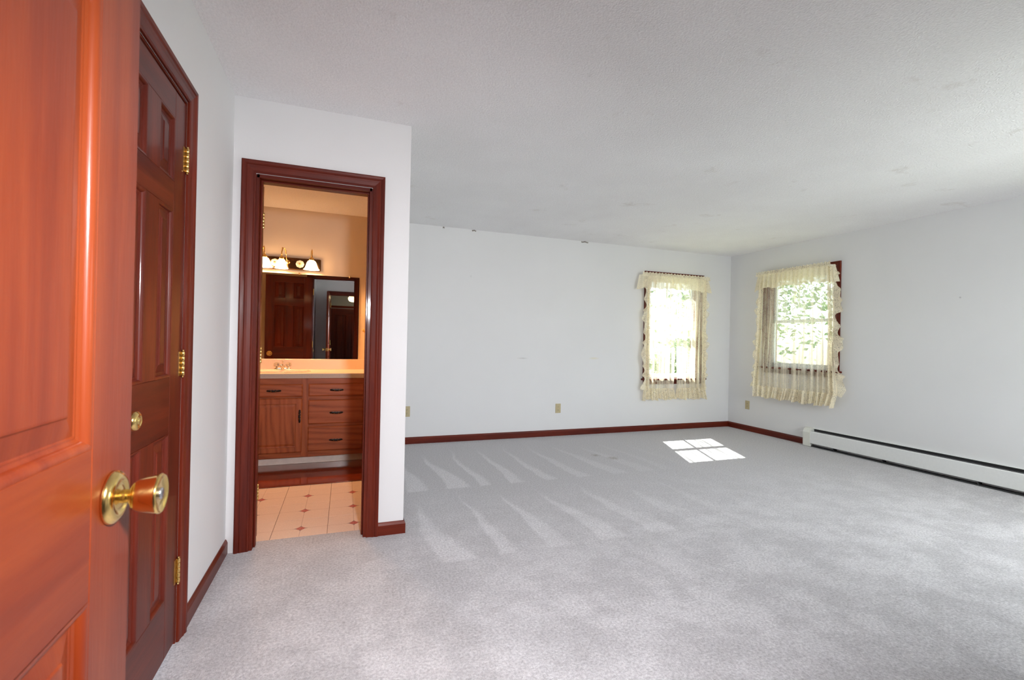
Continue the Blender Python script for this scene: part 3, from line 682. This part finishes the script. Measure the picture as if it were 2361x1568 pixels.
# ------------------------------------------------------------------ baseboard heater
t = tag(empty('baseboard_heater', (XR, 2.7, 0)), 'long white hydronic baseboard heater along the right wall', 'heater')
def heater():
    y0, y1 = 1.2, 3.90
    box('back_plate', (XR-.008, y0, .012, XR-.0005, y1, .212), M_heat)
    # top lip bends forward over the slot
    obj('top_hood', MB().add([(XR-.008, y, z) for y in (y0, y1) for z in (.212, .206)]+[(XR-.022, y, z) for y in (y0, y1) for z in (.211, .207)], [(0, 2, 6, 4), (1, 5, 7, 3), (0, 4, 5, 1), (2, 3, 7, 6), (4, 6, 7, 5), (0, 1, 3, 2)]), M_heat)
    pr = [(XR-.071, .172), (XR-.066, .180), (XR-.069, .181), (XR-.0745, .173), (XR-.0745, .043), (XR-.066, .037), (XR-.064, .040), (XR-.071, .046)]
    n = len(pr)
    obj('front_cover', MB().add([(x, y, z) for y in (y0, y1) for (x, z) in pr], [(i, (i+1) % n, n+(i+1) % n, n+i) for i in range(n)]+[tuple(range(n)), tuple(range(n, 2*n))]), M_heat)
    obj('damper', MB().box(XR-.064, y0, .180, XR-.057, y1, .1815).box(XR-.052, y0, .184, XR-.048, y1, .1855), M_steel)
    box('slot_shade', (XR-.070, y0, .160, XR-.008, y1, .166), M_black)  # black strip standing in for the shade inside the top slot
    box('slot_back_shade', (XR-.0095, y0, .160, XR-.008, y1, .204), M_black)  # black sheet over the back plate, slot shade put into the colour
    f = MB()
    for k in range(260): f.box(XR-.062, y0+.02+k*(y1-y0-.04)/260, .05, XR-.014, y0+.0205+k*(y1-y0-.04)/260, .15)
    fo = obj('fin', f, M_fin); fo['kind'] = 'stuff'
    obj('water_pipe', MB().tube([(XR-.038, y0, .10), (XR-.038, y1, .10)], .011, 12), simple('copper_pipe', (.7, .35, .2), .35, 1))
    box('lower_gap_shade', (XR-.060, y0, .004, XR-.010, y1, .012), M_black)  # black strip painted in as shade in the gap under the cover
    for y in (1.6, 2.35, 3.1, 3.6): box('bracket', (XR-.066, y, .006, XR-.010, y+.006, .15), M_black)
    pr = [(XR-.0005, .004), (XR-.078, .004), (XR-.080, .165), (XR-.070, .190), (XR-.050, .208), (XR-.030, .214), (XR-.0005, .216)]
    n = len(pr)
    for a, b in ((3.868, 3.955), (1.15, 1.235)):
        obj('end_cap', MB().add([(x, y, z) for y in (a, b) for (x, z) in pr], [(i, (i+1) % n, n+(i+1) % n, n+i) for i in range(n)]+[tuple(range(n)), tuple(range(n, 2*n))]), M_heatc)
kids(t, heater)

# ------------------------------------------------------------------ outlets
def outlet(along, face, a, z, label):
    def P(a_, d, z_): return (a_, face-d, z_) if along == 0 else (face-d, a_, z_)
    def B(nme, a0, a1, d0, d1, z0, z1, mat, ch=0):
        p, q = P(a0, d0, z0), P(a1, d1, z1); return obj(nme, MB().box(*p, *q, ch), mat)
    o = tag(empty('wall_outlet', P(a, 0, z)), label, 'outlet', 'almond duplex outlets')
    def fn():
        B('cover_plate', a-.036, a+.036, 0, .006, z-.058, z+.058, M_ivory, .003)
        obj('screw', MB().lathe([(.0035, 0), (.0035, .001), (.002, .0018), (0, .0018)], P(a, .006, z), (0, -1, 0) if along == 0 else (-1, 0, 0), 12), M_brassd)
    kids(o, fn)
    for dz in (.0195, -.0195):
        def rf():
            r = B('receptacle', a-.0165, a+.0165, .005, .0085, z+dz-.014, z+dz+.014, M_ivory, .002)
            for s in (-1, 1):
                k = B('slot', a+s*.0065-.0012, a+s*.0065+.0012, .0080, .0089, z+dz-.002, z+dz+.007, M_slot); k.parent = r
            k = obj('ground_hole', MB().lathe([(.0025, 0), (.0025, .0006), (0, .0006)], P(a, .0084, z+dz-.008), (0, -1, 0) if along == 0 else (-1, 0, 0), 10), M_slot); k.parent = r
        kids(o, rf)
outlet(0, YF, .652, .36, 'almond wall outlet half hidden behind the partition corner')
outlet(0, YF, 2.495, .34, 'almond wall outlet alone in the middle of the far wall')
outlet(1, XR, 4.833, .352, 'almond wall outlet on the right wall left of the curtain hem')

# ------------------------------------------------------------------ bathroom: floor tiles
TX, TY, TS = -.385, 3.21, .3055
YW = 3.938          # front edge of the wooden board
bf = tag(empty('tile_floor', (-.8, 3.4, 0)), 'peach vinyl tiles with red star print on the bathroom floor', 'tile floor', kind='structure')
box('grout_bed', (-2.0+.8, YB+.115-3.4, -.1, XC-.12+.8, YBB+.2-3.4, -.0045), simple('tile_joint', (.22, .12, .10), .8), bf)
i0 = -5
for i in range(-5, 3):
    for j in range(-1, 4):
        xa, ya = TX+i*TS, TY+j*TS; cx, cy = xa+TS/2, ya+TS/2
        x0, x1 = max(xa+.0012, -1.9), min(xa+TS-.0012, XC-.12); y0, y1 = max(ya+.0007, YB+.116), min(ya+TS-.0007, YW+.05)
        if x1-x0 < .01 or y1-y0 < .01: continue
        obj('tile', MB().box(x0-cx, y0-cy, -.0045, x1-cx, y1-cy, -.0015, .0006), M_tile, bf, (cx+.8, cy-3.4, 0))
b = tag(obj('floor_board', MB().box(-1.899, YW, -.0014, XC-.121, YBB-.001, .009, .003), M_board), 'glossy red-brown wooden board on the bathroom floor before the vanity', 'floorboard')
b['label'] = 'glossy red-brown wooden floor board between the tiles and the vanity'

# ------------------------------------------------------------------ vanity
VX0, VX1, VY = -.86, XC-.124, 4.53
v = tag(empty('vanity_cabinet', ((VX0+VX1)/2, VY, .009)), 'oak bathroom vanity cabinet with four drawers or doors and dark pulls', 'cabinet')
v['label'] = 'reddish oak vanity cabinet with dark pulls under the almond countertop'
def pull(cx, z, vertical=False):
    L = .118; mb = MB()
    def P(s, d, r): return (cx+s, VY-.018-d, z+r) if not vertical else (cx+r, VY-.018-d, z+s)
    n = 48
    def plate(u, vv):
        s = (u-.5)*L; r = .0075+.0022*math.cos(u*2*PI*5); r *= min(1, 8*min(u, 1-u)+.35)
        return P(s, .003+.001*math.cos((vv-.5)*PI), (vv-.5)*2*r)
    mb.grid(plate, n, 4)
    mb.tube([P(-L*.40, .002, 0), P(-L*.37, .014, -.001), P(-L*.28, .021, -.002), P(-L*.1, .024, -.003), P(L*.1, .024, -.003), P(L*.28, .021, -.002), P(L*.37, .014, -.001), P(L*.40, .002, 0)], [.005, .0045, .005, .0062, .0062, .005, .0045, .005], 8)
    for s in (-.40, .40): mb.lathe([(.008, 0), (.0085, .003), (.006, .006), (0, .007)], P(L*s, .002, 0), (0, -1, 0), 14)
    h = obj('handle', mb, M_bronze)
    for s in (-.16, .16):
        k = obj('brass_bead', MB().lathe([(.0035, 0), (.003, .002), (0, .0032)], P(L*s, .029, -.003), (0, -1, 0), 10), M_brass); k.parent = h
    return h
def front(name, x0, x1, z0, z1, mat, raised=False, hd=None):
    mb = MB(); f = VY-.018
    RG = [(0, 0, VY), (0, 0, f+.007), (.006, 0, f+.002), (.010, 0, f)]
    if raised: RG += [(.050, 0, f), (.052, 0, f+.007), (.058, 0, f+.008), (.078, 0, f+.002), (.080, 0, f+.001)]
    vs = []
    for (i, _, y) in RG: vs += [(x0+i, y, z0+i), (x1-i, y, z0+i), (x1-i, y, z1-i), (x0+i, y, z1-i)]
    fs = [(4*k+c, 4*k+(c+1) % 4, 4*k+4+(c+1) % 4, 4*k+4+c) for k in range(len(RG)-1) for c in range(4)]
    k = 4*(len(RG)-1); fs.append((k, k+1, k+2, k+3)); mb.add(vs, fs)
    o = obj(name, mb, mat); h = pull(*hd); h.parent = o; return o
def vanity():
    box('side_panel', (VX0, VY+.019, .082, VX0+.016, YBB-.004, .788), M_oz)
    box('side_panel', (VX1-.016, VY+.019, .009, VX1, YBB-.004, .788), M_oz)
    box('bottom_panel', (VX0+.016, VY+.019, .082, VX1-.016, YBB-.004, .098), M_ox)
    box('back_panel', (VX0+.016, YBB-.012, .098, VX1-.016, YBB-.004, .60), M_ox)
    # face frame members
    for a, b in ((VX0, VX0+.05), (-.358, -.296), (VX1-.05, VX1)): box('frame_stile', (a, VY, .082, b, VY+.019, .788), M_oz, None, .001)
    for x0, x1, zs in ((VX0+.05, -.358, ((.082, .130), (.610, .626), (.732, .788))), (-.296, VX1-.05, ((.082, .134), (.348, .376), (.588, .626), (.732, .788)))):
        for a, b in zs: box('frame_rail', (x0, VY, a, x1, VY+.0186, b), M_ox)
    front('drawer', -.812, -.350, .624, .737, M_ox, False, (-.581, .680))
    front('cabinet_door', -.812, -.350, .126, .612, M_oz, True, (-.371, .450, True))
    front('drawer', -.302, .172, .626, .739, M_ox, False, (-.064, .681))
    front('drawer', -.302, .172, .374, .592, M_ox, False, (-.064, .474))
    front('drawer', -.302, .172, .130, .350, M_ox, False, (-.064, .226))
    tk = obj('toe_kick', MB().box(VX0+.02, VY+.060, .009, VX1, VY+.075, .082).box(VX0+.02, VY+.054, .009, VX1, VY+.060, .016, .002), M_toe)
    tk['label'] = 'grey-beige vinyl toe kick strip'
kids(v, vanity)
# countertop with an oval basin
SX, SY, SA, SB = -.545, 4.775, .225, .165
ct = tag(empty('countertop', ((VX0+VX1)/2, 4.8, .79)), 'speckled almond laminate countertop with backsplash and oval basin', 'countertop')
def counter():
    cx0, cx1, cy0, cy1, z0, z1 = VX0-.012, VX1+.003, VY-.030, YBB-.001, .790, .832
    n = 72; mb = MB(); outer = []; inner = []
    for k in range(n):
        a = 2*PI*k/n; ux, uy = math.cos(a), math.sin(a)
        t = min(((cx1-SX) if ux > 0 else (SX-cx0))/max(abs(ux), 1e-9), ((cy1-SY) if uy > 0 else (SY-cy0))/max(abs(uy), 1e-9))
        outer.append((SX+ux*t, SY+uy*t)); inner.append((SX+SA*ux, SY+SB*uy))
    # snap nearest outer points on the rectangle corners
    for c in ((cx0, cy0), (cx1, cy0), (cx1, cy1), (cx0, cy1)):
        k = min(range(n), key=lambda i: (outer[i][0]-c[0])**2+(outer[i][1]-c[1])**2); outer[k] = c
    vs = [(x, y, z1) for x, y in outer]+[(x, y, z1) for x, y in inner]+[(x, y, z0) for x, y in outer]+[(x, y, z0) for x, y in inner]
    fs = []
    for k in range(n):
        j = (k+1) % n; fs += [(k, j, n+j, n+k), (2*n+k, 3*n+k, 3*n+j, 2*n+j), (k, 2*n+k, 2*n+j, j), (n+k, n+j, 3*n+j, 3*n+k)]
    mb.add(vs, fs); obj('worktop', mb, M_counter)
    box('front_edge', (cx0, cy0-.0035, z0, cx1, cy0, z1-.002), simple('laminate_edge', (.50, .44, .38), .4, nscale=200, var=.1), None, .001)
    box('backsplash', (cx0, YBB-.020, z1, cx1, YBB-.001, .935), M_counter, None, .002)
    bs = MB(); prof = [(1.10, .001), (1.09, .006), (1.05, .010), (1.0, .008), (.96, -.004), (.90, -.05), (.72, -.105), (.40, -.132), (.12, -.138), (.12, -.150), (.95, -.06), (1.0, -.002), (1.10, .001)]
    vs = []; sg = 56
    for (r, h) in prof:
        for k in range(sg): a = 2*PI*k/sg; vs.append((SX+SA*r*math.cos(a)*.98, SY+SB*r*math.sin(a)*.98, z1+h))
    bs.add(vs, [(p*sg+k, p*sg+(k+1) % sg, (p+1)*sg+(k+1) % sg, (p+1)*sg+k) for p in range(len(prof)-1) for k in range(sg)], True)
    obj('basin', bs, M_basin)
    obj('drain', MB().lathe([(.028, 0), (.028, .004), (.022, .005), (.018, .002), (0, .002)], (SX, SY, z1-.140), seg=24), M_chrome)
kids(ct, counter)
fc = tag(empty('faucet', (-.570, 4.985, .833)), 'chrome faucet with two clear acrylic handles behind the basin', 'faucet')
def faucet():
    fx, fy, fz = -.570, 4.985, .833
    mb = MB()
    vs = []; n = 40
    for (sc, h) in ((1, 0), (1, .010), (.92, .016), (.7, .020)):
        for k in range(n):
            a = 2*PI*k/n; c_, s_ = math.cos(a), math.sin(a)
            vs.append((fx+(.052 if c_ > 0 else -.052)+.026*c_*sc, fy+.026*s_*sc, fz+h))
    mb.add(vs, [(p*n+k, p*n+(k+1) % n, (p+1)*n+(k+1) % n, (p+1)*n+k) for p in range(3) for k in range(n)]+[tuple(range(3*n, 4*n))], True)
    mb.lathe([(.022, .014), (.020, .03), (.016, .045), (.010, .052), (0, .054)], (fx, fy, fz), seg=24)
    obj('base', mb, M_chrome)
    obj('spout', MB().tube([(fx, fy, fz+.030), (fx, fy-.03, fz+.046), (fx, fy-.07, fz+.050), (fx, fy-.105, fz+.046), (fx, fy-.115, fz+.034)], [.015, .014, .012, .011, .0105], 16), M_chrome)
    obj('pop_up_rod', MB().tube([(fx, fy+.015, fz+.04), (fx, fy+.015, fz+.085)], .003, 8).lathe([(0, 0), (.006, .002), (.006, .008), (0, .011)], (fx, fy+.015, fz+.083), seg=14), M_chrome)
    for s in (-1, 1):
        obj('handle_stem', MB().lathe([(.012, .016), (.010, .026), (.007, .034), (.007, .042)], (fx+s*.052, fy, fz), seg=18), M_chrome)
        hd = obj('handle', MB().lathe([(.014, .036), (.021, .040), (.024, .050), (.024, .062), (.019, .070), (.010, .072), (0, .072)], (fx+s*.052, fy, fz), seg=32, mod=lambda a, h: 1+.07*math.cos(a*8), smooth=False), M_acr)
        k = obj('handle_cap', MB().lathe([(.008, .0722), (.008, .0745), (0, .0755)], (fx+s*.052, fy, fz), seg=16), M_chrome); k.parent = hd
kids(fc, faucet)
mr = tag(empty('wall_mirror', (-.37, YBB, .937)), 'large frameless bathroom mirror above the backsplash', 'mirror')
def mirror():
    box('mirror_glass', (-.872, YBB-.0065, .937, .124, YBB-.006, 1.792), M_mirror)
    box('backing', (-.872, YBB-.006, .937, .124, YBB-.0005, 1.792), M_medge)
    box('polished_edge', (.124, YBB-.0068, .937, .1275, YBB-.0005, 1.792), M_medge)
    for x in (.03, -.45): obj('clip', MB().box(x-.008, YBB-.010, 1.786, x+.008, YBB-.001, 1.806, .002), M_brassd)
kids(mr, mirror)

# vanity light
vl = tag(empty('vanity_light', (-.55, YBB, 1.888)), 'three-lamp vanity light bar with frosted bell shades and ceramic medallions', 'wall lamp')
LX = (-.780, -.556, -.330)
def vlight():
    box('back_plate', (-.862, YBB-.045, 1.830, -.250, YBB-.0005, 1.948), M_plate, None, .006)
    for x in (-.668, -.443):
        dsc = obj('medallion', MB().lathe([(.040, .0), (.038, .004), (.028, .009), (.012, .011), (0, .011)], (x, YBB-.045, 1.888), (0, -1, 0), 8, smooth=False), M_ceramic)
        k = obj('medallion_knob', MB().lathe([(.010, .009), (.011, .014), (.008, .020), (0, .022)], (x, YBB-.045, 1.888), (0, -1, 0), 18), M_brassd); k.parent = dsc
    for i, x in enumerate(LX):
        tw = math.radians((-20, 38, 0)[i]); dy = .098 if i != 1 else .075
        def Q(d, z): return (x+math.sin(tw)*d*(-1), YBB-.045-math.cos(tw)*d, z)
        arm = obj('arm', MB().tube([Q(-.002, 1.900), Q(.012, 1.925), Q(.018, 1.97), Q(.026, 2.010), Q(.045, 2.030), Q(.068, 2.030), Q(dy-.008, 2.012), Q(dy, 1.985), Q(dy, 1.935)], .0048, 10), M_brass)
        cp = obj('arm_rosette', MB().lathe([(.024, 0), (.022, .004), (.012, .010), (0, .012)], (x, YBB-.045, 1.900), (0, -1, 0), 24), M_brass); cp.parent = arm
        hx, hy, hz = Q(dy, 1.94)
        rr = 1.0 if i != 1 else .82
        sk = obj('socket_cup', MB().lathe([(.006, .012), (.014, .006), (.022, -.006), (.025, -.020), (.020, -.024)], (hx, hy, hz), seg=24), M_brass); sk.parent = arm
        md = lambda a, h: 1+.05*math.cos(a*10)*min(1, max(0, (.0-h)/.10))
        sh = obj('shade', MB().lathe([(.020*rr, -.022), (.034*rr, -.030), (.044*rr, -.050), (.050*rr, -.075), (.058*rr, -.098), (.072*rr, -.114), (.070*rr, -.114), (.055*rr, -.097), (.047*rr, -.075), (.040*rr, -.050), (.030*rr, -.033)], (hx, hy, hz), seg=60, mod=md), M_shade)
        light('vanity_bulb', 'POINT', (hx, hy, hz-.080), 36, (1, .51, .21), shadow_soft_size=.018)
kids(vl, vlight)
for o in list(COL.objects):
    if o.name.startswith('vanity_bulb'): o.parent = None; 
for i, o in enumerate([o for o in COL.objects if o.name.startswith('vanity_bulb')]):
    o.matrix_parent_inverse = Matrix.Identity(4)

# brass towel hook on the right bathroom wall
hk = tag(empty('towel_hook', (XC-.12, 5.03, 1.25)), 'small brass towel hook beside the mirror on the bathroom wall', 'hook')
def hook():
    X = XC-.12
    obj('mount', MB().lathe([(.028, 0), (.026, .006), (.014, .011), (0, .012)], (X, 5.03, 1.266), (-1, 0, 0), 24), M_brass)
    obj('prong', MB().tube([(X-.004, 5.03, 1.262), (X-.020, 5.03, 1.262), (X-.030, 5.03, 1.250), (X-.034, 5.03, 1.232), (X-.044, 5.03, 1.224), (X-.056, 5.03, 1.236)], [.008, .008, .008, .008, .008, .010], 12).lathe([(0, -.012), (.009, -.008), (.012, 0), (.009, .008), (0, .012)], (X-.056, 5.03, 1.244), seg=16), M_brass)
kids(hk, hook)

# ------------------------------------------------------------------ hall ceiling lamp (seen in the mirror)
hl = tag(empty('hall_ceiling_lamp', (.19, -3.7, H)), 'small brass hall ceiling lamp with glass shade, seen in the mirror', 'ceiling lamp')
def hlamp():
    obj('canopy', MB().lathe([(.06, 0), (.055, -.02), (.02, -.03), (.008, -.035), (.008, -.10)], (.19, -3.7, H-.001), seg=24), M_brass)
    obj('glass_shade', MB().lathe([(.04, -.09), (.10, -.10), (.135, -.13), (.13, -.20), (.10, -.245), (.04, -.26), (0, -.262)], (.19, -3.7, H), seg=40, mod=lambda a, h: 1+.03*math.cos(a*12)), M_hshade)
    obj('brass_ring', MB().lathe([(.138, -.122), (.145, -.128), (.145, -.136), (.136, -.138)], (.19, -3.7, H), seg=32), M_brass)
kids(hl, hlamp)

# ------------------------------------------------------------------ outside
tag(obj('ground', MB().box(-30, -30, -.9, 40, 45, -.7), M_grass), 'sunlit lawn outside the windows', 'lawn', kind='structure')
def tree(x, y, h, r, label, n=2600):
    t = tag(empty('tree', (x, y, -.7)), label, 'tree', 'trees outside the windows')
    mb = MB().tube([(0, 0, 0), (.05, .02, h*.3), (-.03, .05, h*.55), (0, 0, h*.85)], [.16, .13, .09, .03], 10)
    obj('trunk', mb, M_bark, t)
    rnd = random.Random(int(x*10+y)); f = MB(); cl = []
    for k in range(7):
        a = k*2*PI/7+rnd.random(); z = h*(.35+.07*k); e = (r*.6*math.cos(a), r*.6*math.sin(a), z+r*.25)
        obj('branch', MB().tube([(0, 0, z*.9), (e[0]*.5, e[1]*.5, z+r*.1), e], [.06, .04, .015], 6), M_bark, t); cl.append(Vector(e))
    for k in range(9): cl.append(Vector((rnd.gauss(0, r*.4), rnd.gauss(0, r*.4), h*.72+rnd.gauss(0, h*.14))))
    for k in range(n):
        c = rnd.choice(cl); p = c+Vector((rnd.gauss(0, r*.30), rnd.gauss(0, r*.30), rnd.gauss(0, r*.28)))
        a = Vector((rnd.gauss(0, 1), rnd.gauss(0, 1), rnd.gauss(0, 1))).normalized(); b2 = a.orthogonal().normalized(); s = .07+.07*rnd.random()
        f.add([p-a*s, p+b2*s*.5, p+a*s, p-b2*s*.5], [(0, 1, 2, 3)])
    fo = obj('foliage', f, M_leaf, t); fo['kind'] = 'stuff'
tree(12.0, 11.2, 5.2, 2.3, 'leafy green tree outside the right window, nearer the corner', 5200)
tree(13.5, 4.2, 3.2, 1.4, 'lower bushy tree outside the right window')
tree(8.0, 18.5, 3.3, 1.5, 'green tree beyond the far window')
tree(13.6, 17.2, 1.5, .7, 'low round bush beyond the far window', 1500)
tree(17.2, 20.2, 2.2, .9, 'taller bush beyond the far window, nearer the corner', 1500)

tag(box('sun_block_eave', (XR+.16, -4.6, 2.50, XR+.80, YF+.3, 2.62), M_ext), 'unseen overhang added to keep sun off the right window', 'roof', kind='structure')  # added out of view to block sun from the right window
